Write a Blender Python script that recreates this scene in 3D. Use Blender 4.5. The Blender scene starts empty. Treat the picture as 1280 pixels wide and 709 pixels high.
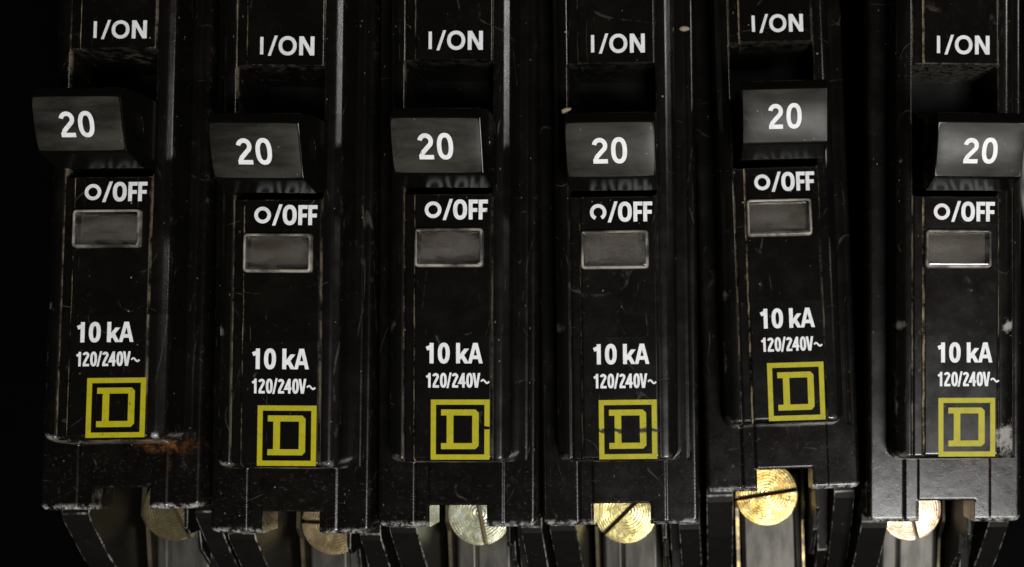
import bpy, bmesh, math, random
import numpy as np
from mathutils import Matrix, Vector

random.seed(7)
S = 0.001                                   # everything below is written in millimetres
sc = bpy.context.scene
C = sc.collection
CONV = Matrix(((1, 0, 0), (0, 0, -1), (0, 1, 0)))      # panel axes (x along row, y up, z out of panel) -> world


def W(x, y, z):
    return (x * S, -z * S, y * S)


# ---------------------------------------------------------------- camera
cam_d = bpy.data.cameras.new('camera')
cam = bpy.data.objects.new('camera', cam_d)
C.objects.link(cam)
cam.location = W(0, 0, 130)
cam.rotation_euler = (math.radians(90), 0, 0)
cam_d.sensor_width = 36
cam_d.lens = 1450 / 1280 * 36
cam_d.shift_x = -(900 - 640) / 1280
cam_d.shift_y = (430 - 354.5) / 1280
cam_d.clip_start = 0.002
cam_d.clip_end = 20
cam_d.dof.use_dof = True
cam_d.dof.focus_distance = 0.1245
cam_d.dof.aperture_fstop = 38
sc.camera = cam

# ---------------------------------------------------------------- light
world = bpy.data.worlds.new('World')
sc.world = world
world.use_nodes = True
world.node_tree.nodes['Background'].inputs[0].default_value = (0.9, 0.95, 1.0, 1)
world.node_tree.nodes['Background'].inputs[1].default_value = 0.004


def area(name, loc, target, sx, sy, power, col):
    d = bpy.data.lights.new(name, 'AREA')
    d.shape = 'RECTANGLE'
    d.size, d.size_y = sx * S, sy * S
    d.energy = power
    d.color = col
    o = bpy.data.objects.new(name, d)
    C.objects.link(o)
    o.location = W(*loc)
    v = Vector(W(*target)) - Vector(W(*loc))
    o.rotation_euler = v.to_track_quat('-Z', 'Y').to_euler()
    return o


area('room_lamp_low', (125, -140, 400), (0, 0, 0), 120, 75, 1.75, (1.0, 0.985, 0.955))
area('room_lamp_high', (560, 230, 340), (0, 10, 0), 130, 45, 0.75, (1.0, 0.97, 0.92))

area('added_light_below', (60, -420, 230), (0, -10, 0), 260, 60, 0.55, (1.0, 0.97, 0.93))  # added light from below to brighten the lower edges, no known source

sc.view_settings.view_transform = 'Standard'
sc.view_settings.look = 'None'
sc.view_settings.gamma = 1
sc.view_settings.use_curve_mapping = False
sc.view_settings.exposure = 0


# ---------------------------------------------------------------- materials
class NT:
    def __init__(s, name):
        s.m = bpy.data.materials.new(name)
        s.m.use_nodes = True
        s.t = s.m.node_tree
        s.b = s.t.nodes['Principled BSDF']

    def n(s, kind, **kw):
        nd = s.t.nodes.new(kind)
        for k, v in kw.items():
            setattr(nd, k, v)
        return nd

    def put(s, sock, v):
        if hasattr(v, 'is_output'):
            s.t.links.new(v, sock)
        else:
            sock.default_value = v

    def math(s, op, a, b=None, c=None, clamp=False):
        nd = s.n('ShaderNodeMath', operation=op, use_clamp=clamp)
        for i, v in enumerate((a, b, c)):
            if v is not None:
                s.put(nd.inputs[i], v)
        return nd.outputs[0]

    def ramp(s, v, lo, hi, a=0.0, b=1.0):
        nd = s.n('ShaderNodeMapRange', interpolation_type='SMOOTHSTEP')
        s.put(nd.inputs[0], v)
        for i, q in enumerate((lo, hi, a, b)):
            s.put(nd.inputs[1 + i], q)
        return nd.outputs[0]

    def mix(s, f, a, b):
        nd = s.n('ShaderNodeMix', data_type='RGBA')
        s.put(nd.inputs[0], f)
        s.put(nd.inputs[6], a)
        s.put(nd.inputs[7], b)
        return nd.outputs[2]

    def mm(s, per_object=True):
        """object coordinates in millimetres: raw, and shifted differently on each object"""
        tc = s.n('ShaderNodeTexCoord')
        k = s.n('ShaderNodeVectorMath', operation='SCALE')
        s.put(k.inputs[0], tc.outputs['Object'])
        k.inputs['Scale'].default_value = 1 / S
        raw = k.outputs[0]
        oi = s.n('ShaderNodeObjectInfo')
        r = s.math('MULTIPLY', oi.outputs['Random'], 311.0)
        cb = s.n('ShaderNodeCombineXYZ')
        for i in range(3):
            s.put(cb.inputs[i], r)
        ad = s.n('ShaderNodeVectorMath', operation='ADD')
        s.put(ad.inputs[0], raw)
        s.put(ad.inputs[1], cb.outputs[0])
        return raw, ad.outputs[0]

    def xyz(s, v):
        nd = s.n('ShaderNodeSeparateXYZ')
        s.put(nd.inputs[0], v)
        # back to panel axes
        return nd.outputs[0], nd.outputs[2], s.math('MULTIPLY', nd.outputs[1], -1.0)

    def noise(s, v, scale, detail=4.0, rough=0.55, dist=0.0):
        nd = s.n('ShaderNodeTexNoise')
        s.put(nd.inputs['Vector'], v)
        nd.inputs['Scale'].default_value = scale
        nd.inputs['Detail'].default_value = detail
        nd.inputs['Roughness'].default_value = rough
        nd.inputs['Distortion'].default_value = dist
        return nd.outputs[0]

    def stretch(s, v, k):
        nd = s.n('ShaderNodeVectorMath', operation='MULTIPLY')
        s.put(nd.inputs[0], v)
        nd.inputs[1].default_value = k
        return nd.outputs[0]

    def specks(s, v, scale, keep, size):
        nd = s.n('ShaderNodeTexVoronoi')
        s.put(nd.inputs['Vector'], v)
        nd.inputs['Scale'].default_value = scale
        sep = s.n('ShaderNodeSeparateColor')
        s.put(sep.inputs[0], nd.outputs['Color'])
        on = s.math('GREATER_THAN', sep.outputs[0], keep)
        sz = s.math('MULTIPLY', sep.outputs[1], size)
        near = s.math('LESS_THAN', nd.outputs['Distance'], sz)
        return s.math('MULTIPLY', on, near)

    def attr(s, name):
        nd = s.n('ShaderNodeAttribute', attribute_type='OBJECT', attribute_name=name)
        return nd

    def bump(s, h, strength, dist):
        nd = s.n('ShaderNodeBump')
        nd.inputs['Strength'].default_value = strength
        nd.inputs['Distance'].default_value = dist * S
        s.put(nd.inputs['Height'], h)
        s.t.links.new(nd.outputs[0], s.b.inputs['Normal'])


def gauss(t, x, y, cx, cy, wx, wy):
    """soft elliptical blob 1 at the centre, 0 at its rim"""
    dx = t.math('DIVIDE', t.math('SUBTRACT', x, cx), wx)
    dy = t.math('DIVIDE', t.math('SUBTRACT', y, cy), wy)
    r = t.math('SQRT', t.math('ADD', t.math('MULTIPLY', dx, dx), t.math('MULTIPLY', dy, dy)))
    return t.math('SUBTRACT', 1.0, r, clamp=True)


def add_wear(t, col, raw, var, stains=True, dust=1.0, worn=0.55):
    """dust film, specks, scratches, worn edges, rust, paint smears and a painted edge glint on a black plastic"""
    x, y, z = t.xyz(raw)
    film = t.ramp(t.noise(var, 0.22, 5, 0.65), 0.42, 0.75)
    col = t.mix(t.math('MULTIPLY', film, 0.15 * dust), col, (0.020, 0.017, 0.012, 1))
    scr = t.noise(t.stretch(var, (9.0, 1.0, 0.5)), 0.8, 3, 0.6, 0.6)
    scr = t.ramp(scr, 0.70, 0.74)
    col = t.mix(t.math('MULTIPLY', scr, 0.25), col, (0.10, 0.09, 0.07, 1))
    if worn > 0:
        for k, (st, sc_, w) in enumerate((((1.0, 1.0, 0.22), 0.13, 0.0032), ((0.4, 1.0, 1.0), 0.10, 0.0026), ((1.0, 1.0, 0.6), 0.12, 0.003))):
            nn = t.noise(t.stretch(var, st), sc_, 1.5, 0.4)
            hair = t.ramp(t.math('ABSOLUTE', t.math('SUBTRACT', nn, 0.46 + 0.04 * k)), w * .4, w, 1.0, 0.0)
            gate = t.ramp(t.noise(var, 0.19 + .07 * k, 5, 0.7), 0.52, 0.64)
            col = t.mix(t.math('MULTIPLY', t.math('MULTIPLY', hair, gate), 0.26), col, (0.13, 0.12, 0.10, 1))
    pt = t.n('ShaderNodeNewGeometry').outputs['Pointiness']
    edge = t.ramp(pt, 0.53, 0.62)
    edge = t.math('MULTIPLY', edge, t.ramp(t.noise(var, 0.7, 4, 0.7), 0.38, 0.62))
    if stains:
        chn = t.attr('chips').outputs['Fac']
        big = t.math('MULTIPLY', t.ramp(pt, 0.51, 0.56), t.ramp(t.noise(var, 0.35, 8, 0.8), 0.54, 0.64))
        edge = t.math('MAXIMUM', edge, t.math('MULTIPLY', big, chn))
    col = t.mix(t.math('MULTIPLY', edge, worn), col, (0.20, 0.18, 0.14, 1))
    sp = t.specks(var, 0.75, 0.62, 0.085)
    sp2 = t.specks(t.stretch(var, (1.0, 1.0, 0.45)), 1.9, 0.80, 0.13)
    sp = t.math('MAXIMUM', sp, t.math('MULTIPLY', sp2, 0.5))
    if stains:
        # dust caught in the long moulding seam
        sd = t.attr('seam_dust').outputs['Fac']
        wob = t.math('MULTIPLY', t.math('SUBTRACT', t.noise(var, 0.5, 3), 0.5), 0.22)
        for x0, k in ((-3.88, 1.0), (-5.1, 0.32), (4.72, 0.25)):
            d = t.math('ABSOLUTE', t.math('ADD', t.math('SUBTRACT', x, x0), wob))
            ln = t.ramp(d, 0.03, 0.13, 1.0, 0.0)
            brk = t.ramp(t.noise(t.stretch(var, (0.3, 0.3, 1.0)), 0.16 + 0.13 * k, 7, 0.75), 0.42, 0.62)
            up = t.ramp(z, -1.2, -0.6)
            f = t.math('MULTIPLY', t.math('MULTIPLY', ln, brk), t.math('MULTIPLY', sd, k))
            col = t.mix(t.math('MULTIPLY', f, up), col, (0.44, 0.35, 0.22, 1))
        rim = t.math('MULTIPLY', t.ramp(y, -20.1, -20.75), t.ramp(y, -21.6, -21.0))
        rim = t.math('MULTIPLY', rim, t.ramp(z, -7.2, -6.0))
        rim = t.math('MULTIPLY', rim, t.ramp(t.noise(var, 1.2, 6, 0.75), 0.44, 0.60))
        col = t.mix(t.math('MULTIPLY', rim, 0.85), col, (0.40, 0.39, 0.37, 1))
        scuff = t.ramp(t.noise(t.stretch(var, (1.0, 1.0, 1.6)), 1.7, 7, 0.8), 0.55, 0.75)
        low = t.ramp(y, -13.6, -14.4)
        col = t.mix(t.math('MULTIPLY', t.math('MULTIPLY', scuff, low), 0.38), col, (0.16, 0.155, 0.145, 1))
        rust = t.attr('rust').outputs['Fac']
        g = gauss(t, x, y, 5.0, -13.7, 5.0, 1.3)
        g = t.math('ADD', g, t.math('MULTIPLY', gauss(t, x, y, 5.4, -16.2, 0.45, 3.0), 0.5))
        nz = t.noise(var, 0.8, 8, 0.75)
        r1 = t.ramp(t.math('ADD', g, t.math('MULTIPLY', t.math('SUBTRACT', nz, 0.5), 1.7)), 0.12, 1.1)
        col = t.mix(t.math('MULTIPLY', r1, rust), col, t.mix(t.ramp(nz, 0.46, 0.66), (0.022, 0.010, 0.005, 1), (0.21, 0.080, 0.022, 1)))
        sme = t.attr('smear').outputs['Fac']
        g = gauss(t, x, y, 5.9, -10.9, 2.3, 3.2)
        g = t.math('MAXIMUM', g, gauss(t, x, y, 6.1, 2.2, 1.6, 1.5))
        s1 = t.ramp(t.math('ADD', g, t.math('MULTIPLY', t.math('SUBTRACT', t.noise(var, 0.55, 8, 0.8), 0.5), 3.0)), 0.38, 0.85)
        wl = t.math('MULTIPLY', t.ramp(t.math('ABSOLUTE', t.math('SUBTRACT', y, 31.55)), 0.10, 0.22, 1.0, 0.0), t.ramp(t.noise(var, 1.4, 6, 0.7), 0.38, 0.62))
        wl = t.math('MULTIPLY', wl, t.ramp(t.math('ABSOLUTE', x), 5.1, 4.6))
        col = t.mix(t.math('MULTIPLY', t.math('MULTIPLY', wl, sme), 0.5), col, (0.16, 0.145, 0.12, 1))
        col = t.mix(t.math('MULTIPLY', t.math('MULTIPLY', s1, sme), 0.8), col, (0.36, 0.35, 0.33, 1))
    if stains:
        lip = t.math('MULTIPLY', t.ramp(y, -13.5, -13.3), t.ramp(y, -12.95, -13.12))  # painted glint along the escutcheon's lower edge, broken up by noise
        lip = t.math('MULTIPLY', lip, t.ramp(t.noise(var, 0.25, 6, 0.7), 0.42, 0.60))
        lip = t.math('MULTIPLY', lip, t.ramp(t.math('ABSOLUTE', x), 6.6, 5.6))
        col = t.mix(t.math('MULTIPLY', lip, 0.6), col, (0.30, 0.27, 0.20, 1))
        ch = t.attr('chips').outputs['Fac']
        g = t.math('MAXIMUM', gauss(t, x, y, -6.5, 2.0, 1.2, 1.3), gauss(t, x, y, -5.9, -12.6, 2.0, 1.0))
        g = t.math('MAXIMUM', g, t.math('MULTIPLY', gauss(t, x, y, -6.85, -6.0, 0.5, 8.0), 0.8))
        g = t.math('MAXIMUM', g, gauss(t, x, y, 5.6, -12.6, 1.2, 1.0))
        c1 = t.ramp(t.math('ADD', g, t.math('MULTIPLY', t.math('SUBTRACT', t.noise(var, 0.7, 8, 0.8), 0.5), 2.6)), 0.5, 1.0)
        col = t.mix(t.math('MULTIPLY', t.math('MULTIPLY', c1, ch), 0.7), col, (0.34, 0.33, 0.30, 1))
    col = t.mix(t.math('MULTIPLY', sp, 0.5 * dust), col, (0.38, 0.35, 0.29, 1))
    return col, film, edge


def plastic(name, base, rough, grain=0.3, stains=True, dust=1.0, spec=0.5, cloud=None, worn=0.55):
    t = NT(name)
    raw, var = t.mm()
    if cloud:
        base = t.mix(t.ramp(t.noise(t.stretch(var, (0.45, 1.0, 1.8)), 0.17, 7, 0.65), 0.36, 0.68), base, cloud)
    col, film, edge = add_wear(t, base, raw, var, stains, dust, worn)
    t.put(t.b.inputs['Base Color'], col)
    r = t.math('ADD', t.math('MULTIPLY', t.noise(var, 0.6, 4, 0.6), 0.10), rough - 0.05)
    r = t.math('ADD', r, t.math('MULTIPLY', film, 0.05))
    t.put(t.b.inputs['Roughness'], r)
    t.b.inputs['Specular IOR Level'].default_value = spec
    h = t.math('ADD', t.math('MULTIPLY', t.noise(var, 7.0, 2), 0.35), t.noise(var, 0.35, 3))
    t.bump(h, grain, 0.05)
    return t.m


def flat(name, base, rough, spec=0.15, vary=0.06):
    t = NT(name)
    raw, var = t.mm()
    n1 = t.noise(var, 0.08, 4)
    t.put(t.b.inputs['Base Color'], t.mix(n1, base, tuple(c * 1.4 for c in base[:3]) + (1,)))
    t.put(t.b.inputs['Roughness'], t.ramp(n1, 0.3, 0.7, rough - vary, rough + vary))
    t.b.inputs['Specular IOR Level'].default_value = spec
    return t.m


def ink(name, colr, wear=0.5):
    t = NT(name)
    raw, var = t.mm()
    x, y, z = t.xyz(raw)
    worn = t.ramp(t.noise(var, 1.7, 7, 0.75), 0.61, 0.70)
    worn = t.math('MULTIPLY', worn, wear)
    # a long scratch through the print of one breaker
    sc_ = t.attr('scratch').outputs['Fac']
    wob = t.math('MULTIPLY', t.math('SUBTRACT', t.noise(var, 0.6, 7, 0.7), 0.5), 2.0)
    d = t.math('ABSOLUTE', t.math('ADD', t.math('ADD', y, 9.55), wob))
    ln = t.math('MULTIPLY', t.ramp(d, 0.16, 0.34, 1.0, 0.0), t.ramp(t.noise(var, 1.3, 6, .7), 0.34, 0.44))
    worn = t.math('MAXIMUM', worn, t.math('MULTIPLY', ln, sc_))
    thin = t.ramp(t.noise(var, 1.1, 6, 0.75), 0.40, 0.68)
    colr = t.mix(t.math('MULTIPLY', thin, 0.24), colr, tuple(c * .35 for c in colr[:3]) + (1,))
    t.put(t.b.inputs['Base Color'], t.mix(worn, colr, (0.02, 0.018, 0.014, 1)))
    t.b.inputs['Roughness'].default_value = 0.5
    t.b.inputs['Specular IOR Level'].default_value = 0.3
    return t.m


def screw_metal():
    t = NT('zinc_plated_screw')
    raw, var = t.mm()
    x, y, z = t.xyz(raw)
    tint = t.attr('tint').outputs['Color']
    tint2 = t.attr('tint_b').outputs['Color']
    n1 = t.ramp(t.noise(var, 0.55, 4, 0.6, 0.8), 0.36, 0.64)
    col = t.mix(n1, tint, tint2)
    rad = t.math('SQRT', t.math('ADD', t.math('MULTIPLY', x, x), t.math('MULTIPLY', y, y)))
    rad = t.math('ADD', rad, t.math('MULTIPLY', t.noise(var, 0.5, 4), 0.45))
    ring = t.math('SINE', t.math('ADD', t.math('MULTIPLY', rad, 13.0), t.math('MULTIPLY', t.math('MULTIPLY', rad, rad), 0.9)))
    grime_shade = t.ramp(t.noise(var, 1.6, 5, 0.7), 0.56, 0.70)
    col = t.mix(t.math('MULTIPLY', grime_shade, 0.45), col, (0.16, 0.11, 0.05, 1))
    col = t.mix(t.math('MULTIPLY', t.ramp(ring, 0.3, 1.0, 0.0, 0.34), t.ramp(t.noise(var, 0.45, 4, 0.7), 0.45, 0.62)), col, (0.25, 0.2, 0.1, 1))
    blot = t.ramp(t.noise(var, 0.9, 6, 0.7), 0.40, 0.62)
    col = t.mix(t.math('MULTIPLY', blot, 0.3), col, (0.34, 0.27, 0.13, 1))
    t.put(t.b.inputs['Base Color'], col)
    t.b.inputs['Metallic'].default_value = 0.8
    t.put(t.b.inputs['Roughness'], t.math('ADD', t.math('MULTIPLY', t.noise(var, 1.1, 4, .6), 0.40), 0.14))
    t.bump(t.math('ADD', t.math('MULTIPLY', ring, t.ramp(t.noise(var, 0.45, 2), 0.35, 0.65)), t.math('MULTIPLY', t.noise(var, 0.6, 4, 0.6), 7.0)), 0.5, 0.035)
    return t.m


def clamp_metal():
    t = NT('dull_clamp_steel')
    raw, var = t.mm()
    n1 = t.noise(t.stretch(var, (1.0, 1.0, 0.3)), 0.6, 5, 0.6)
    col = t.mix(t.ramp(n1, 0.35, 0.65), (0.05, 0.048, 0.043, 1), (0.10, 0.094, 0.083, 1))
    pt = t.n('ShaderNodeNewGeometry').outputs['Pointiness']
    col = t.mix(t.math('MULTIPLY', t.ramp(pt, 0.53, 0.62), 0.6), col, (0.55, 0.38, 0.12, 1))
    t.put(t.b.inputs['Base Color'], col)
    t.b.inputs['Metallic'].default_value = 0.6
    t.b.inputs['Roughness'].default_value = 0.5
    t.bump(n1, 0.3, 0.05)
    return t.m


def lens_plastic():
    t = NT('clear_window_plastic')
    raw, var = t.mm()
    t.b.inputs['Base Color'].default_value = (0.86, 0.84, 0.80, 1)
    x, y, z = t.xyz(raw)
    band = t.ramp(t.math('ABSOLUTE', t.math('ADD', y, -10.4)), 0.3, 1.8)
    fr = t.math('ADD', t.ramp(t.noise(t.stretch(var, (0.5, 1, 1.4)), 0.5, 6, 0.7), 0.35, 0.65, 0.945, 0.995), t.math('MULTIPLY', band, 0.02))
    t.put(t.b.inputs['Transmission Weight'], t.math('MINIMUM', fr, 1.0))
    t.b.inputs['IOR'].default_value = 1.49
    t.put(t.b.inputs['Roughness'], t.ramp(t.noise(var, 0.7, 4), 0.3, 0.7, 0.13, 0.22))
    h = t.math('ADD', t.noise(var, 0.25, 2), t.math('MULTIPLY', t.noise(var, 2.0, 3), 0.06))
    t.bump(h, 0.4, 0.15)
    return t.m


M = {}
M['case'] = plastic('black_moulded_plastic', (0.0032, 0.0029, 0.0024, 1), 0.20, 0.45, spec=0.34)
M['wall'] = plastic('black_terminal_plastic', (0.0050, 0.0047, 0.0042, 1), 0.42, 0.25, stains=False, dust=0.6, spec=0.15, worn=0.0)
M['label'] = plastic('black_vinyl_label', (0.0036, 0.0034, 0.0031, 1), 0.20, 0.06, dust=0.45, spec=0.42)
M['handle'] = flat('black_handle_plastic', (0.0030, 0.0028, 0.0024, 1), 0.18, 0.10, 0.03)
M['face'] = plastic('worn_charcoal_face', (0.009, 0.0086, 0.0071, 1), 0.36, 0.25, stains=False, dust=1.3, spec=0.20, cloud=(0.042, 0.040, 0.032, 1))
M['flag'] = flat('grey_indicator_plastic', (0.075, 0.062, 0.052, 1), 0.5)
M['white'] = ink('white_print_ink', (0.81, 0.82, 0.84, 1), 0.6)
M['yellow'] = ink('yellow_print_ink', (0.41, 0.37, 0.008, 1), 0.9)
M['screw'] = screw_metal()
M['grime_shade'] = flat('painted_slot_shade', (0.16, 0.12, 0.06, 1), 0.45, 0.5)  # darker colour standing in for shade inside the screw slot
M['clamp'] = clamp_metal()
M['lens'] = lens_plastic()
t_ = NT('painted_glint_rim')
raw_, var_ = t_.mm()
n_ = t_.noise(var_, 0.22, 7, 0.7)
t_.put(t_.b.inputs['Base Color'], t_.mix(t_.ramp(n_, 0.40, 0.64), (0.030, 0.028, 0.025, 1), (0.34, 0.31, 0.26, 1)))  # pale patches paint the bright refracted lines at the lens edge
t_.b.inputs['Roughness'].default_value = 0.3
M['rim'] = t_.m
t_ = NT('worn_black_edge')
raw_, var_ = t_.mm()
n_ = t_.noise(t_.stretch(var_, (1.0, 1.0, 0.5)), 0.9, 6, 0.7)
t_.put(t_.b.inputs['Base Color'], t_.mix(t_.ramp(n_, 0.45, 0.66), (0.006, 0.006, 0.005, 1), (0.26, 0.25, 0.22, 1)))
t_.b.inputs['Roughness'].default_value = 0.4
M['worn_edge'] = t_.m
t_ = NT('yellow_zinc_flange')
raw_, var_ = t_.mm()
n_ = t_.noise(var_, 0.5, 6, 0.7)
t_.put(t_.b.inputs['Base Color'], t_.mix(t_.ramp(n_, 0.42, 0.66), (0.09, 0.075, 0.05, 1), t_.attr('gold').outputs['Color']))
t_.b.inputs['Metallic'].default_value = 0.8
t_.b.inputs['Roughness'].default_value = 0.35
M['flange'] = t_.m
M['crumb'] = plastic('tan_plaster_crumb', (0.27, 0.21, 0.13, 1), 0.8, 0.8, stains=False)
M['back'] = flat('painted_steel_back', (0.0008, 0.0008, 0.0009, 1), 0.7, 0.02)
M['wire_white'] = plastic('white_wire_insulation', (0.72, 0.70, 0.65, 1), 0.4, 0.2, stains=False, dust=0.6)
M['wire_tan'] = plastic('tan_wire_insulation', (0.50, 0.33, 0.10, 1), 0.45, 0.2, stains=False, dust=0.6)


# ---------------------------------------------------------------- mesh helpers
def link(name, me, mat, parent=None):
    o = bpy.data.objects.new(name, me)
    C.objects.link(o)
    if mat is not None:
        if len(me.materials) == 0:
            me.materials.append(mat)
    if parent is not None:
        o.parent = parent
    return o


def mesh(name, verts, faces, smooth=False, sharp=None):
    me = bpy.data.meshes.new(name)
    me.from_pydata([W(*v) for v in verts], [], faces)
    me.update()
    if smooth:
        me.shade_smooth()
        if sharp:
            me.set_sharp_from_angle(angle=math.radians(sharp))
    return me


def fix_normals(me):
    bm = bmesh.new()
    bm.from_mesh(me)
    bmesh.ops.recalc_face_normals(bm, faces=bm.faces)
    bm.to_mesh(me)
    bm.free()


def bevelled(me, width, seg=3, angle=35, edge_slot=False):
    bm = bmesh.new()
    bm.from_mesh(me)
    bmesh.ops.recalc_face_normals(bm, faces=bm.faces)
    es = [e for e in bm.edges if len(e.link_faces) == 2 and e.calc_face_angle(0) > math.radians(angle)]
    res = bmesh.ops.bevel(bm, geom=es, offset=width * S, segments=seg, profile=0.5, affect='EDGES', clamp_overlap=True)
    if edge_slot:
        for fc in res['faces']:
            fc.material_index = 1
    bm.to_mesh(me)
    bm.free()
    return me


def prism_x(name, prof, x0, x1, bev=0.2, seg=2, edge_slot=False):
    """profile of (y, z) points pushed from x0 to x1"""
    n = len(prof)
    v = [(x0, y, z) for y, z in prof] + [(x1, y, z) for y, z in prof]
    f = [list(range(n)), list(range(n, 2 * n))[::-1]]
    f += [(i, (i + 1) % n, n + (i + 1) % n, n + i) for i in range(n)]
    me = mesh(name, v, f)
    return bevelled(me, bev, seg, 20, edge_slot) if bev else me


def box(name, x0, x1, y0, y1, z0, z1, bev=0.2, seg=3):
    return prism_x(name, [(y0, z0), (y1, z0), (y1, z1), (y0, z1)], x0, x1, bev, seg)


# ---------------------------------------------------------------- moulded front of a breaker
def rrect(x, y, x0, x1, y0, y1, rc):
    cx, cy, hx, hy = (x0 + x1) / 2, (y0 + y1) / 2, (x1 - x0) / 2 - rc, (y1 - y0) / 2 - rc
    qx, qy = np.abs(x - cx) - hx, np.abs(y - cy) - hy
    return rc - (np.hypot(np.maximum(qx, 0), np.maximum(qy, 0)) + np.minimum(np.maximum(qx, qy), 0))   # inside distance


def rounded(t, r):
    """drop below a plateau's top near its rim"""
    q = np.clip(t, 0, r)
    return -(r - np.sqrt(np.maximum(r * r - (r - q) ** 2, 0)))


X0, X1, Y0, Y1 = -9.35, 8.95, -20.95, 52.0
STEP = -5.0


def front_height(x, y):
    big = np.full_like(x, -30.0)
    t = rrect(x, y, X0, X1, Y0, Y1 + 9, 0.9)
    z = np.where(t >= 0, STEP + rounded(t, 0.55), big)
    # middle strip of the terminal step, a separate moulding
    t = rrect(x, y, -3.35, 5.15, -25, -13, 0.1)
    z = np.where(t > 0, np.maximum(z, z + 0.12 + rounded(t, 0.1)), z)
    z = z - 0.14 * np.exp(-((x + 5.0) / 0.09) ** 2) * (y < -13.4)
    z = z - 0.10 * np.exp(-((x - 7.9) / 0.12) ** 2) * (y > -13.4)
    # escutcheon with sloping flanks
    t = rrect(x, y, -7.1, 6.9, -13.4, 70, 1.5)
    tx = np.minimum(x + 7.1, 6.9 - x)
    flank = np.interp(tx, [0, 0.08, 0.18, 0.30, 0.90, 1.05, 1.25, 1.7, 2.5], [-2.4, -1.65, -1.22, -0.98, -0.53, -0.43, -0.36, -0.30, -0.28])
    wall = np.interp(t, [0, 0.10, 0.2, 0.35, 0.6, 1.0], [STEP - 0.1, -2.2, -1.35, -0.85, -0.45, 0.4])
    e = np.minimum(flank, wall)
    e = e - 0.16 * np.exp(-((x + 5.1) / 0.10) ** 2)
    # raised middle rib carrying the print
    tr = rrect(x, y, -3.88, 4.72, -13.2, 70, 0.25)
    rib = np.minimum(rounded(tr, 0.2), wall)
    e = np.where(tr > 0, np.maximum(e, rib), e)
    z = np.where(t > 0, np.maximum(z, e), z)
    # window recess
    tw = rrect(x, y, -3.72, 3.72, 8.62, 12.78, 0.2)
    z = np.where(tw > 0, np.minimum(z, -1.5 + 1.3 * np.clip(1 - tw / 0.15, 0, 1)), z)
    # handle slot
    ts = rrect(x, y, -5.1, 4.72, 16.7, 31.6, 0.35)
    lip = -0.28 - np.sqrt(np.maximum(0.0, 1 - (1 - np.clip(ts, 0, 0.3) / 0.3) ** 2)) * 0.0
    z = np.where(ts > 0, np.where(ts < 0.12, np.minimum(z, -0.5 - ts * 80), -15.0), z)
    return z


NOTCH = (-3.3, 3.25, -18.45)


def make_front():
    st = 0.12
    nx = int(round((X1 - X0) / st))
    ny = int(round((Y1 - Y0) / st))
    xs = np.linspace(X0, X1, nx + 1)
    ys = np.linspace(Y0, Y1, ny + 1)
    # put grid lines exactly on the walls that matter
    for arr, vals in ((xs, (NOTCH[0], NOTCH[1], -7.1, 6.9, -3.88, 4.72, -5.1)), (ys, (NOTCH[2], 16.7, 31.6, -13.4))):
        for v in vals:
            arr[np.argmin(np.abs(arr - v))] = v
    gx, gy = np.meshgrid(xs, ys, indexing='ij')
    gz = front_height(np.clip(gx, X0 + 1e-4, X1 - 1e-4), np.clip(gy, Y0 + 1e-4, Y1))
    gz = np.maximum(gz, -15)
    # rim of the outer outline and of the terminal notch is softened too
    inn = rrect(gx, gy, NOTCH[0], NOTCH[1], -30, NOTCH[2], 0.05)
    near = np.clip((-inn) / 0.3, 0, 1)
    gz = np.where((inn <= 0) & (gy < -17), gz - 0.3 * (1 - np.sqrt(1 - (1 - near) ** 2)), gz)
    hole = np.zeros((nx, ny), bool)
    cx, cy = (xs[:-1] + xs[1:]) / 2, (ys[:-1] + ys[1:]) / 2
    hole[np.ix_((cx > NOTCH[0]) & (cx < NOTCH[1]), cy < NOTCH[2])] = True
    idx = np.arange((nx + 1) * (ny + 1)).reshape(nx + 1, ny + 1)
    verts = np.stack([gx.ravel(), gy.ravel(), gz.ravel()], 1).tolist()
    faces = []
    for i in range(nx):
        for j in range(ny):
            if not hole[i, j]:
                faces.append((int(idx[i, j]), int(idx[i + 1, j]), int(idx[i + 1, j + 1]), int(idx[i, j + 1])))
    # skirt: walls that run back from every open edge
    cnt = {}
    for f in faces:
        for k in range(4):
            a, b = f[k], f[(k + 1) % 4]
            key = (min(a, b), max(a, b))
            cnt[key] = None if key in cnt else (a, b)
    low = {}

    def down(a):
        if a not in low:
            v = verts[a]
            low[a] = len(verts)
            verts.append([v[0], v[1], -9.6])
        return low[a]
    for ab in list(cnt.values()):
        if ab:
            a, b = ab
            faces.append((b, a, down(a), down(b)))
    me = mesh('front', verts, faces, True, 62)
    return me


def make_label():
    """thin vinyl that follows the front from the top of the print down to the lower rim"""
    xs = np.linspace(-6.85, 6.65, 110)
    ys = np.linspace(-13.05, 0.95, 100)
    gx, gy = np.meshgrid(xs, ys, indexing='ij')
    gz = front_height(gx, gy) + 0.035
    verts = np.stack([gx.ravel(), gy.ravel(), gz.ravel()], 1).tolist()
    n = len(ys)
    faces = [(i * n + j, (i + 1) * n + j, (i + 1) * n + j + 1, i * n + j + 1) for i in range(len(xs) - 1) for j in range(n - 1)]
    return mesh('label', verts, faces, True)


# ---------------------------------------------------------------- lettering
def ell(cx, cy, rx, ry, a0=0, a1=360, n=28, p=2.0):
    out = []
    for k in range(n + 1):
        a = math.radians(a0 + (a1 - a0) * k / n)
        c, s = math.cos(a), math.sin(a)
        out.append((cx + rx * math.copysign(abs(c) ** (2 / p), c), cy + ry * math.copysign(abs(s) ** (2 / p), s)))
    return out


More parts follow.
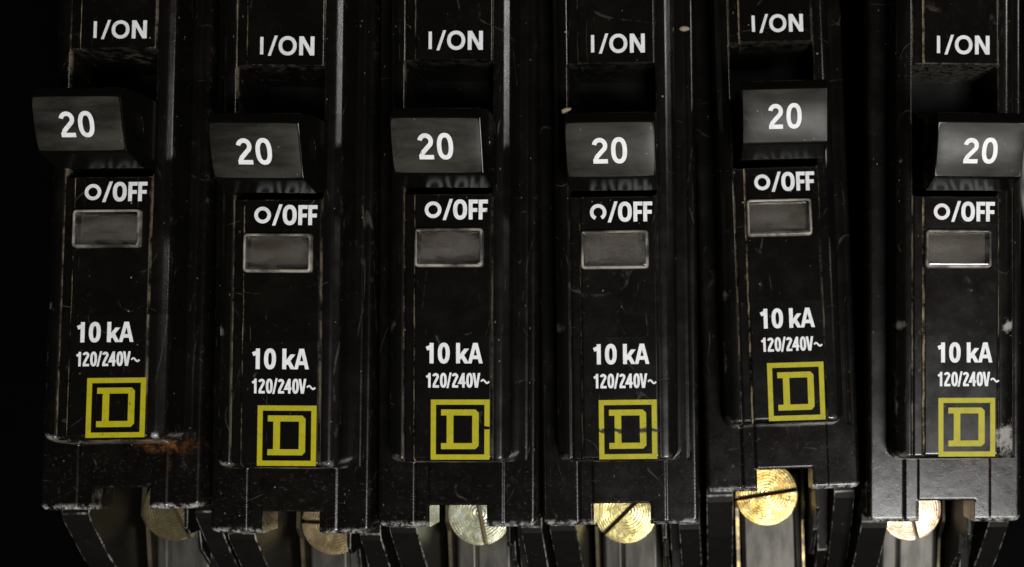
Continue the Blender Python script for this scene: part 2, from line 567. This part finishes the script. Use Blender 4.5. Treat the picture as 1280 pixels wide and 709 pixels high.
def glyph(ch, w, h, t):
    """strokes of a sans letter in a w x h box, stroke t: ('line', pts, closed) or ('bar', x_bottom, x_top, y0, y1) cut level"""
    q = t / 2
    if ch == '1':
        return [('line', [(w * .62, 0), (w * .62, h)], 0), ('line', [(w * .62 - q * .2, h - q * 1.9), (w * .05, h * .72)], 0)]
    if ch == '0' or ch == 'O':
        return [('line', ell(w / 2, h / 2, w / 2 - q, h / 2 - q * .9, 90, 450, 36, 2.35 if ch == '0' else 2.1)[:-1], 1)]
    if ch == 'o':       # the round off symbol
        r = min(w, h) / 2
        return [('line', ell(w / 2, h * .5, r - q, r - q, 90, 450, 36)[:-1], 1)]
    if ch == 'c':       # the same symbol with its print broken at the foot
        r = min(w, h) / 2
        return [('line', ell(w / 2, h * .5, r - q, r - q, -60, 245, 30), 0)]
    if ch == '2':
        arc = ell(w / 2, h - w / 2 - q * .1, w / 2 - q, w / 2 - q, 172, -38, 20)
        return [('line', arc + [(w * .30, h * .26), (q * 1.15, q)], 0), ('line', [(q * .35, q), (w, q)], 0)]
    if ch == '4':
        return [('line', [(w * .70, 0), (w * .70, h)], 0), ('line', [(w * .66, h - q * .9), (q * .9, h * .33), (w, h * .33)], 0)]
    if ch == 'k':
        return [('line', [(q, 0), (q, h)], 0), ('bar', q * 1.2, w - t * .62, h * .20, h * .72), ('bar', w - t * .62, w * .40, 0, h * .46)]
    if ch == 'A':
        return [('bar', q * 1.15, w / 2 - q * .25, 0, h), ('bar', w - q * 1.15, w / 2 + q * .25, 0, h), ('line', [(w * .24, h * .30), (w * .76, h * .30)], 0)]
    if ch == 'V':
        return [('bar', w / 2 - q * .25, q * 1.15, 0, h), ('bar', w / 2 + q * .25, w - q * 1.15, 0, h)]
    if ch == '/':
        return [('bar', q * .9, w - q * .9, -h * .03, h * 1.03)]
    if ch == 'I':
        return [('line', [(w / 2, h * .04), (w / 2, h * .96)], 0)]
    if ch == 'N':
        return [('line', [(q, 0), (q, h)], 0), ('line', [(w - q, 0), (w - q, h)], 0), ('bar', w - q * 1.1, q * 1.1, 0, h)]
    if ch == 'F':
        return [('line', [(q, 0), (q, h)], 0), ('line', [(t * .8, h - q), (w, h - q)], 0), ('line', [(t * .8, h * .48), (w * .93, h * .48)], 0)]
    if ch == '~':
        return [('line', [(w * k / 14, h * .42 + h * .11 * math.sin(-math.pi * 2 * k / 14 + math.pi)) for k in range(15)], 0)]
    return []


class Print:
    def __init__(s):
        s.v, s.f, s.k = [], [], 0

    def ribbon(s, pts, closed, t, z):
        n = len(pts)
        P = [Vector(p) for p in pts]
        L, R = [], []
        for i in range(n):
            a = P[i - 1] if (i or closed) else None
            b = P[(i + 1) % n] if (i < n - 1 or closed) else None
            d1 = (P[i] - a).normalized() if a is not None else None
            d2 = (b - P[i]).normalized() if b is not None else None
            d1 = d1 or d2
            d2 = d2 or d1
            m = (d1 + d2)
            m = m.normalized() if m.length > 1e-6 else d1
            nrm = Vector((-m.y, m.x))
            k = t / 2 / max(0.45, nrm.dot(Vector((-d1.y, d1.x))))
            L.append(P[i] + nrm * k)
            R.append(P[i] - nrm * k)
        o = len(s.v)
        for l, r in zip(L, R):
            s.v += [(l.x, l.y, z), (r.x, r.y, z)]
        for i in range(n if closed else n - 1):
            j = (i + 1) % n
            s.f.append((o + 2 * i + 1, o + 2 * j + 1, o + 2 * j, o + 2 * i))

    def poly(s, pts, z):
        o = len(s.v)
        s.v += [(x, y, z) for x, y in pts]
        s.f.append(tuple(range(o, o + len(pts))))

    def glyph(s, ch, x, y, w, h, t, z, thin=1.0):
        for g in glyph(ch, w, h, t):
            s.k += 1
            zz = z + 0.0025 * (s.k % 5)
            if g[0] == 'line':
                s.ribbon([(x + a, y + b) for a, b in g[1]], g[2], t, zz)
            else:
                _, xb, xt, ya, yb = g
                hw = t / 2 / max(0.3, abs(yb - ya) / math.hypot(yb - ya, xt - xb)) * 0.96
                s.poly([(x + xb - hw, y + ya), (x + xb + hw, y + ya), (x + xt + hw, y + yb), (x + xt - hw, y + yb)], zz)

    def text(s, x, y, items, z):
        for ch, dx, w, h, t in items:
            s.glyph(ch, x + dx, y, w, h, t, z)

    def mesh(s, name):
        return mesh(name, s.v, s.f)


ZP = 0.03


def print_on():
    p = Print()
    h, t = 2.12, 0.40
    p.text(-2.45, 32.72, [('I', 0.0, .5, h, .36), ('/', 0.95, 1.05, h, .33), ('O', 2.12, 2.02, h, t), ('N', 4.42, 1.68, h, .43)], ZP)
    return p.mesh('on_print')


def print_off(broken=False):
    p = Print()
    h, t = 2.22, 0.42
    p.glyph('c' if broken else 'o', -2.74, 13.98, 1.85, 1.85, .40, ZP)
    p.text(-2.74, 13.82, [('/', 2.0, 1.1, h, .36), ('0', 3.15, 1.55, h, .45), ('F', 4.88, 1.02, h, .43), ('F', 5.98, 1.02, h, .43)], ZP)
    return p.mesh('off_print')


def print_rating():
    p = Print()
    h, t = 2.27, 0.45
    p.text(-2.52, -2.14, [('1', -.08, .98, h, t), ('0', 1.22, 1.32, h, t), ('k', 3.24, 1.44, h, .44), ('A', 4.52, 1.70, h, .41)], ZP + .035)
    h, t = 1.62, 0.27
    items = [(ch, x, w, h, .23 if ch == '/' else (.19 if ch == '~' else t)) for ch, x, w in (
        ('1', -.04, .60), ('2', .65, .74), ('0', 1.50, .75), ('/', 2.22, .56), ('2', 2.80, .72), ('4', 3.53, .80), ('0', 4.40, .73),
        ('V', 5.08, .90), ('~', 6.04, .90))]
    p.text(-2.55, -4.82, items, ZP + .035)
    return p.mesh('rating_print')


def print_logo(gap=False):
    """square outline with a slab D inside"""
    p = Print()
    z = ZP + .035
    x0, x1, y0, y1, t = -2.02, 4.48, -12.78, -6.14, .57
    p.poly([(x0, y1 - t), (x1, y1 - t), (x1, y1), (x0, y1)], z)
    p.poly([(x0, y0), (x1, y0), (x1, y0 + t), (x0, y0 + t)], z)
    p.poly([(x0, y0 + t), (x0 + t, y0 + t), (x0 + t, y1 - t), (x0, y1 - t)], z)
    if gap:
        g = y1 - (y1 - y0) * .47
        p.poly([(x1 - t, y0 + t), (x1, y0 + t), (x1, g - .16), (x1 - t * .8, g - .2), (x1 - t, g - .12)], z)
        p.poly([(x1 - t, g + .20), (x1 - t * .5, g + .15), (x1, g + .12), (x1, y1 - t), (x1 - t, y1 - t)], z)
    else:
        p.poly([(x1 - t, y0 + t), (x1, y0 + t), (x1, y1 - t), (x1 - t, y1 - t)], z)
    wx, wy = x1 - x0, y1 - y0

    def q(u, v):
        return (x0 + u * wx, y1 - v * wy)
    b, c = .100, .055
    xl, xs, xi, xr, xo, yt, yb = .175, .27, .385, .705, .815, .165, .825
    p.poly([q(xl, yt + b), q(xs, yt + b), q(xi, yt + b), q(xr, yt + b), q(xo, yt + b), q(xo, yt + c), q(xo - c, yt), q(xl, yt)], z)
    p.poly([q(xl, yb), q(xo - c, yb), q(xo, yb - c), q(xo, yb - b), q(xr, yb - b), q(xi, yb - b), q(xs, yb - b), q(xl, yb - b)], z)
    p.poly([q(xs, yb - b), q(xi, yb - b), q(xi, yt + b), q(xs, yt + b)], z)
    p.poly([q(xr, yb - b), q(xo, yb - b), q(xo, yt + b), q(xr, yt + b)], z)
    return p.mesh('logo_print')


# ---------------------------------------------------------------- toggle handle
HX0, HX1 = -4.35, 5.15
FT, FB = (23.45, 8.5), (17.85, 6.75)            # face top and bottom (y, z)
HPROF = [FT, (24.55, 7.75), (25.0, 5.0), (25.3, 0.0), (27.0, -4.0), (27.6, -9.0), (17.6, -9.0), (18.0, -4.0),
         (18.3, -1.0), (17.75, -0.3), (16.94, 2.8), (17.71, 6.3), FB]


def make_handle():
    hy, hz, ry, rz = 21.2, 4.3, 1.55, 1.15
    # resample the outline so that it pairs with the tie hole through the sides
    pts = []
    n = len(HPROF)
    for i in range(n):
        a, b = HPROF[i], HPROF[(i + 1) % n]
        k = 4
        for j in range(k):
            pts.append((a[0] + (b[0] - a[0]) * j / k, a[1] + (b[1] - a[1]) * j / k))
    m = len(pts)
    hole = []
    for y, z in pts:
        a = math.atan2((z - hz) / rz, (y - hy) / ry)
        hole.append(a)
    base = hole[0]
    un = [0.0]
    for i in range(1, m):
        d = (hole[i] - hole[i - 1] + math.pi) % (2 * math.pi) - math.pi
        un.append(un[-1] + d)
    tot = 2 * math.pi if un[-1] > 0 else -2 * math.pi
    hp = [(hy + ry * math.cos(base + tot * i / m), hz + rz * math.sin(base + tot * i / m)) for i in range(m)]
    v, f = [], []
    depth = 2.2
    for x in (HX0, HX1):
        v += [(x, y, z) for y, z in pts]
    for x, s in ((HX0, 1), (HX1, -1)):
        v += [(x, y, z) for y, z in hp]
    for x, s in ((HX0, 1), (HX1, -1)):
        v += [(x + s * depth, y, z) for y, z in hp]
    A, B, HA, HB, DA, DB = 0, m, 2 * m, 3 * m, 4 * m, 5 * m
    for i in range(m):
        j = (i + 1) % m
        f.append((A + i, A + j, B + j, B + i))
        f.append((A + i, HA + i, HA + j, A + j))
        f.append((B + i, B + j, HB + j, HB + i))
        f.append((HA + i, DA + i, DA + j, HA + j))
        f.append((HB + i, HB + j, DB + j, DB + i))
    f.append(tuple(DA + i for i in range(m)))
    f.append(tuple(DB + i for i in range(m))[::-1])
    me = mesh('toggle_handle', v, f)
    return bevelled(me, 0.22, 3, 14)


BULGE = 0.30


def on_face(x, q, h):
    """point on the gently crowned handle face: q runs from its lower to its upper edge"""
    ty, tz = FT[0] - FB[0], FT[1] - FB[1]
    L = math.hypot(ty, tz)
    uy, uz = ty / L, tz / L
    w = 2 * q / L - 1
    xx = 2 * (x - HX0) / (HX1 - HX0) - 1
    h = h + BULGE * (1 - w * w) * (1 - 0.25 * xx * xx) - 0.10 * abs(xx) ** 8
    return (x, FB[0] + uy * q - uz * h, FB[1] + uz * q + uy * h)


def make_face():
    """front pad of the handle, a hair proud of it"""
    L = math.hypot(FT[0] - FB[0], FT[1] - FB[1])
    x0, x1, a0, a1 = HX0 + .14, HX1 - .14, .10, L - .10
    nx, ny = 40, 28
    v, f = [], []
    for i in range(nx + 1):
        for j in range(ny + 1):
            u, w = 2 * i / nx - 1, 2 * j / ny - 1
            # soften the corners of the pad
            k = 1 - 0.030 * (u * u * w * w) ** 3
            v.append(on_face((x0 + x1) / 2 + u * k * (x1 - x0) / 2, (a0 + a1) / 2 + w * k * (a1 - a0) / 2, .05))
    for i in range(nx):
        for j in range(ny):
            f.append((i * (ny + 1) + j, (i + 1) * (ny + 1) + j, (i + 1) * (ny + 1) + j + 1, i * (ny + 1) + j + 1))
    return mesh('face_pad', v, f, True)


def print_amp():
    p = Print()
    L = math.hypot(FT[0] - FB[0], FT[1] - FB[1])
    h, t = 2.72, .46
    p.text(-1.48, L / 2 - .05 - h / 2, [('2', 0, 1.62, h, t), ('0', 2.0, 1.68, h, t)], 0)
    # cut long strokes so that they follow the crown
    out, faces = [], []
    for fc in p.f:
        a, b, c, d = (Vector(p.v[k]) for k in fc)
        n = 10 if max((b - a).length, (d - a).length) > .8 else 2
        o = len(out)
        for i in range(n + 1):
            for j in range(n + 1):
                q = a.lerp(b, i / n).lerp(d.lerp(c, i / n), j / n)
                out.append(on_face(q.x, q.y, .085 + q.z))
        for i in range(n):
            for j in range(n):
                faces.append((o + i * (n + 1) + j, o + (i + 1) * (n + 1) + j, o + (i + 1) * (n + 1) + j + 1, o + i * (n + 1) + j + 1))
    return mesh('amp_print', out, faces)


# ---------------------------------------------------------------- terminal
def make_screw():
    """slotted pan head, axis along z, head top at z = 0"""
    R, sw, sd, th = 4.15, 0.30, 1.3, 1.7
    N = 64
    bm = bmesh.new()
    # grid of the top in slot-aligned strips: left cap, slot floor, right cap
    def arc(side):
        out = []
        a0 = math.acos(sw / R)
        for k in range(N // 2 + 1):
            a = -a0 + 2 * a0 * k / (N // 2)
            out.append((side * R * math.cos(a), R * math.sin(a)))
        return out

    def dome(x, y):
        return -0.07 * (x * x + y * y) / (R * R)
    for side in (1, -1):
        rim = arc(side)
        rings = []
        cx0 = side * sw
        for fr in (1.0, 0.965, 0.9, 0.7, 0.45, 0.2):
            ring = []
            for x, y in rim:
                xx = cx0 + (x - cx0) * fr
                yy = y * fr if fr > .9 else y * fr
                if fr == 1.0:
                    ring.append(bm.verts.new(W(x, y, -0.32)))
                elif fr == 0.965:
                    ring.append(bm.verts.new(W(cx0 + (x - cx0) * .985, y * .985, dome(x, y) - .08)))
                else:
                    ring.append(bm.verts.new(W(xx, yy, dome(xx, yy))))
            rings.append(ring)
        low = [bm.verts.new(W(x, y, -th)) for x, y in rim]
        for r0, r1 in zip([low] + rings[:-1], rings):
            for k in range(len(rim) - 1):
                bm.faces.new((r0[k], r0[k + 1], r1[k + 1], r1[k]))
        bm.faces.new(rings[-1])
        # slot wall
        edge = [low[0]] + [r[0] for r in rings] + [r[-1] for r in rings[::-1]] + [low[-1]]
        bm.faces.new(edge).material_index = 1
    # slot floor
    yy = math.sqrt(R * R - sw * sw)
    fl = [bm.verts.new(W(a, b, -sd)) for a, b in ((-sw, -yy), (sw, -yy), (sw, yy), (-sw, yy))]
    bm.faces.new(fl).material_index = 1
    bmesh.ops.recalc_face_normals(bm, faces=bm.faces)
    me = bpy.data.meshes.new('terminal_screw')
    bm.to_mesh(me)
    bm.free()
    me.shade_smooth()
    me.set_sharp_from_angle(angle=math.radians(40))
    return me


def make_clamp(crease):
    """pressure plate under the screw, folded along a crease"""
    x0, x1 = -4.5, 3.3
    prof = [(x0, -23.6), (x0 + .5, -22.7), (crease - .25, -22.5), (crease, -23.0), (crease + .25, -22.3), (x1 - .6, -22.2), (x1, -23.2)]
    ys = [-19.8, -23.0, -30.0, -38.0]
    dz = [0.0, -0.25, -0.75, -1.5]
    v, f = [], []
    n = len(prof)
    for y, d in zip(ys, dz):
        v += [(x, y, z + d) for x, z in prof]
        v += [(x, y, -27.5 + d) for x in (x1, x0)]
    k = n + 2
    for r in range(len(ys) - 1):
        for i in range(k):
            j = (i + 1) % k
            f.append((r * k + i, r * k + j, (r + 1) * k + j, (r + 1) * k + i))
    f.append(tuple(range(k)))
    f.append(tuple(range((len(ys) - 1) * k, len(ys) * k))[::-1])
    me = mesh('clamp_plate', v, f)
    return bevelled(me, 0.18, 2, 25)


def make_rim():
    """border added round the clear window to carry its painted edge highlights"""
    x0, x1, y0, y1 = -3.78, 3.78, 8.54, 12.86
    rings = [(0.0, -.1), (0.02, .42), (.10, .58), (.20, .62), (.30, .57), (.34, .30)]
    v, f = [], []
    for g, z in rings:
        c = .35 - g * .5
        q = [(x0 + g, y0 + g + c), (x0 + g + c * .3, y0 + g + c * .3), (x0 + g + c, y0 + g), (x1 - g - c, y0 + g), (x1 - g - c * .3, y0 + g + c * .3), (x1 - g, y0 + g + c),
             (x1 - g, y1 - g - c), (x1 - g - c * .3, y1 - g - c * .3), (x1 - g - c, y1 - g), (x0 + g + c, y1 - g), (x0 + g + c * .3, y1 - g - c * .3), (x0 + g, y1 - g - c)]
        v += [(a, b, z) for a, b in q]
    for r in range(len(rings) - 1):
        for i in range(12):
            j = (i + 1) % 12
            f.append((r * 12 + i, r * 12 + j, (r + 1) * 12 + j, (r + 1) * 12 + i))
    return mesh('window_glint_rim', v, f, True, 60)


def leg_profile(dz=0.0, dy=0.0):
    return [(-14.0, -9.7 + dz), (-21.6 + dy, -9.7 + dz), (-22.4 + dy, -10.1 + dz), (-27.0, -14.6 + dz), (-34.0, -23.0 + dz), (-38, -34), (-38, -45), (-14.0, -45)]


ME = {
    'front': make_front(), 'label': make_label(), 'handle': make_handle(), 'amp': print_amp(), 'face': make_face(),
    'on': print_on(), 'off': print_off(), 'off_broken': print_off(True), 'rating': print_rating(),
    'logo': print_logo(), 'logo_gap': print_logo(True), 'screw': make_screw(),
    'back_box': box('case_back', X0 + .06, X1 - .06, -14.2, Y1, -45, -9.5, 0.0),
    'leg_l': prism_x('terminal_wall', leg_profile(), -9.3, -6.0, .13, 2, True),
    'leg_r': prism_x('terminal_wall', leg_profile(), 6.35, 8.9, .13, 2, True),
    'inner': prism_x('inner_barrier', leg_profile(-3.2, 2.6), 4.95, 6.2, .13, 2, True),
    'lens': box('window_lens', -3.68, 3.68, 8.66, 12.74, -0.9, 0.55, .34, 4),
    'flange_l': prism_x('terminal_flange', [(-18.5, -21.2), (-22.5, -21.0), (-24.0, -22.4), (-38.0, -25.0), (-38.0, -29.0), (-18.5, -29.0)], -5.35, -4.75, .1, 1),
    'flange_r': prism_x('terminal_flange', [(-18.5, -21.0), (-23.4, -21.0), (-26.0, -23.4), (-38.0, -25.4), (-38.0, -29.0), (-18.5, -29.0)], 3.45, 3.95, .1, 1),
    'fin': prism_x('terminal_fin', [(-15.0, -11.6), (-23.6, -11.6), (-24.4, -12.6), (-24.2, -15.2), (-26.6, -16.0), (-30.2, -21.0), (-31.0, -34.0), (-15, -34.0)], 4.25, 4.75, .1, 2, True),
    'stub': prism_x('terminal_block', [(-23.5, -17.6), (-25.4, -17.0), (-29.5, -18.6), (-33.0, -24.0), (-33.0, -34.0), (-23.5, -34.0)], 5.0, 6.3, .16, 2, True),
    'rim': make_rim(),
    'flag': box('indicator_flag', -3.4, 3.4, 8.9, 12.5, -1.49, -1.2, .1, 2),
}

# ---------------------------------------------------------------- the six breakers
# position (mm), rotation (deg): measured where each one sits and leans in the panel
POSE = [
    (-68.84, 2.32, 0.15, -4.94, 1.17, 0.63),
    (-48.91, -0.65, 1.90, -1.33, -0.10, -0.35),
    (-30.02, -0.02, 1.49, -0.84, 0.09, -0.01),
    (-11.65, -0.14, 0.01, 0.16, -0.51, 0.70),
    (7.20, 3.96, -3.67, -4.26, 1.82, 1.73),
    (26.88, 0.04, -1.18, 0.03, 3.17, 0.01),
]
INFO = [
    dict(label='black 20 amp breaker with orange rust smeared below its label', seam=1.0, rust=0.7, smear=0, scratch=0,
         chips=1.0, slot=28, crease=-2.5, tint=(.26, .22, .12), tint2=(.20, .17, .09), kdx=-.42, ldx=.30, scr=(0, 0)),
    dict(label='black 20 amp breaker with a tan fleck beside its unbroken yellow D square', seam=.8, rust=0, smear=0.0, scratch=0.05,
         chips=0.8, slot=88, crease=0.8, tint=(.52, .41, .20), tint2=(.44, .31, .21), kdx=-.1, ldx=.0, scr=(.4, 0)),
    dict(label='black 20 amp breaker whose yellow square is broken by a gap in one side', seam=.55, rust=0, smear=0, scratch=0,
         chips=0.2, slot=11, crease=-1.6, tint=(.86, .84, .52), tint2=(.72, .78, .62), kdx=.08, ldx=.05, scr=(0, .3)),
    dict(label='black 20 amp breaker with a worn scratch across its yellow D', seam=.15, rust=0, smear=0, scratch=1.0,
         chips=0.15, slot=-46, crease=-1.7, tint=(.92, .80, .36), tint2=(.84, .70, .26), kdx=.05, ldx=.0, scr=(-.3, 0)),
    dict(label='black 20 amp breaker seated higher than its neighbours, with a bright orange gold screw', seam=.75, rust=0, smear=0, scratch=0,
         chips=0.25, slot=-83, crease=2.6, tint=(.97, .76, .30), tint2=(.96, .58, .14), kdx=0, ldx=.0, scr=(-.5, -.5)),
    dict(label='black 20 amp breaker with whitish paint smears and orange dirt, beside the white wire', seam=.9, rust=0.55, smear=1.0, scratch=0,
         chips=0.35, slot=14, crease=-2.0, tint=(.62, .49, .34), tint2=(.52, .36, .26), kdx=.3, ldx=-.2, scr=(-.2, 0)),
]


def put_props(o, d):
    o['seam_dust'] = float(d['seam'])
    o['rust'] = float(d['rust'])
    o['smear'] = float(d['smear'])
    o['scratch'] = float(d['scratch'])
    o['chips'] = float(d['chips'])


def part(name, key, mat, parent, d, off=(0, 0, 0)):
    if key in ('leg_l', 'leg_r', 'inner', 'fin', 'stub') and len(ME[key].materials) == 0:
        ME[key].materials.append(M['wall'])
        ME[key].materials.append(M['worn_edge'])
    o = link(name, ME[key] if isinstance(key, str) else key, M[mat], parent)
    o.location = W(*off)
    put_props(o, d)
    return o


for i, (p, d) in enumerate(zip(POSE, INFO)):
    r = bpy.data.objects.new('circuit_breaker', None)
    C.objects.link(r)
    r.empty_display_size = 0.005
    rx, ry, rz = (math.radians(a) for a in p[3:])
    R = Matrix.Rotation(rz, 3, 'Z') @ Matrix.Rotation(ry, 3, 'Y') @ Matrix.Rotation(rx, 3, 'X')
    r.matrix_world = Matrix.Translation(W(*p[:3])) @ (CONV @ R @ CONV.transposed()).to_4x4()
    r['label'] = d['label']
    r['category'] = 'breaker'
    r['group'] = 'circuit breakers in a row'
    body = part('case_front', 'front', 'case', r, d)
    part('on_print', 'on', 'white', body, d)
    part('off_print', 'off_broken' if i == 3 else 'off', 'white', body, d)
    part('case_body', 'back_box', 'wall', r, d)
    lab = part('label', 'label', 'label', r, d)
    part('rating_print', 'rating', 'white', lab, d, (d['kdx'], 0, 0))
    part('logo_print', 'logo_gap' if i == 2 else 'logo', 'yellow', lab, d, (d['ldx'], 0, 0))
    h = part('toggle_handle', 'handle', 'handle', r, d)
    part('face_pad', 'face', 'face', h, d)
    part('amp_print', 'amp', 'white', h, d)
    win = part('trip_window', 'lens', 'lens', r, d)
    part('window_glint_rim', 'rim', 'rim', win, d)
    part('indicator_flag', 'flag', 'flag', win, d)
    for k in ('leg_l', 'leg_r'):
        part('terminal_wall', k, 'wall', r, d)
    part('inner_barrier', 'inner', 'wall', r, d)
    part('terminal_fin', 'fin', 'wall', r, d)
    part('terminal_block', 'stub', 'wall', r, d)
    for k in ('flange_l', 'flange_r'):
        part('terminal_flange', k, 'flange', r, d)['gold'] = (.36, .27, .12) if i == 4 else (.14, .115, .07)
    part('clamp_plate', make_clamp(d['crease']), 'clamp', r, d)
    s = part('terminal_screw', 'screw', 'screw', r, d, (-.7 + d['scr'][0], -21.67 + d['scr'][1], -20.4))
    s.rotation_euler = (0, -math.radians(d['slot']), 0)
    if len(s.data.materials) < 2:
        s.data.materials.append(M['grime_shade'])
    s['tint'] = d['tint']
    s['tint_b'] = d['tint2']


# ---------------------------------------------------------------- panel behind, wires, crumbs
def tag(o, label, cat, group=None):
    o['label'] = label
    o['category'] = cat
    if group:
        o['group'] = group


back = link('panel_back', box('panel_back', -140, 110, -80, 90, -62, -58, 0.5), M['back'])
back['kind'] = 'structure'
back['label'] = 'dark painted steel back of the breaker panel'


def tube(name, pts, rad, n=14):
    P = [Vector(p) for p in pts]
    # Catmull-Rom through the points
    Q = []
    for i in range(len(P) - 1):
        a, b, c, d_ = P[max(i - 1, 0)], P[i], P[i + 1], P[min(i + 2, len(P) - 1)]
        for k in range(8):
            t = k / 8
            Q.append(0.5 * ((2 * b) + (c - a) * t + (2 * a - 5 * b + 4 * c - d_) * t * t + (3 * b - a - 3 * c + d_) * t ** 3))
    Q.append(P[-1])
    v, f = [], []
    for i, q in enumerate(Q):
        tg = (Q[min(i + 1, len(Q) - 1)] - Q[max(i - 1, 0)]).normalized()
        u = tg.cross(Vector((0.3, 0.2, 1))).normalized()
        w = tg.cross(u)
        for k in range(n):
            a = 2 * math.pi * k / n
            v.append(tuple(q + (u * math.cos(a) + w * math.sin(a)) * rad))
    for i in range(len(Q) - 1):
        for k in range(n):
            j = (k + 1) % n
            f.append((i * n + k, i * n + j, (i + 1) * n + j, (i + 1) * n + k))
    f.append(tuple(range(n)))
    f.append(tuple(range((len(Q) - 1) * n, len(Q) * n))[::-1])
    me = mesh(name, v, f, True)
    fix_normals(me)
    return me


o = link('insulated_wire', tube('insulated_wire', [(70, 60, -56), (54, 40, -30), (42.3, 30, -16), (38.6, 22, -12), (41.5, 13, -16), (54, 4, -30), (74, -12, -56)], 2.0), M['wire_white'])
tag(o, 'white insulated wire bending past the paint smeared breaker', 'wire')
o = link('insulated_wire', tube('insulated_wire', [(66, 50, -56), (53, 36, -24), (40.0, 26, -9), (37.0, 20.5, -6), (40.0, 15, -10), (52, 6, -26), (64, -8, -56)], 0.55), M['wire_tan'])
tag(o, 'thin tan wire curving in front of the white wire', 'wire')


def crumb(loc, size, seed, label):
    rnd = random.Random(seed)
    bm = bmesh.new()
    bmesh.ops.create_icosphere(bm, subdivisions=2, radius=1)
    for v in bm.verts:
        k = 1 + rnd.uniform(-.28, .28)
        v.co = Vector((v.co.x * size[0] * k, v.co.y * size[2] * k, v.co.z * size[1] * k)) * S
    me = bpy.data.meshes.new('crumb')
    bm.to_mesh(me)
    bm.free()
    me.shade_smooth()
    o_ = link('plaster_crumb', me, M['crumb'])
    o_.location = W(*loc)
    o_.rotation_euler = (0, rnd.uniform(-.4, .4), 0)
    tag(o_, label, 'crumb', 'crumbs of plaster dust')
    return o_


def at(px, py, z):
    s = (130 - z) / 1450
    return ((px - 900) * s, (430 - py) * s, z)


crumb(at(707, 138, 7.6), (.55, .26, .28), 1, 'tan crumb caught on the top corner of a toggle handle')
crumb(at(855, 36, -4.7), (.65, .26, .3), 2, 'tan crumb lying on a breaker shoulder above the handles')
crumb(at(411, 500, -0.9), (.22, .9, .2), 3, 'tan fleck stuck on a breaker flank beside the yellow square')
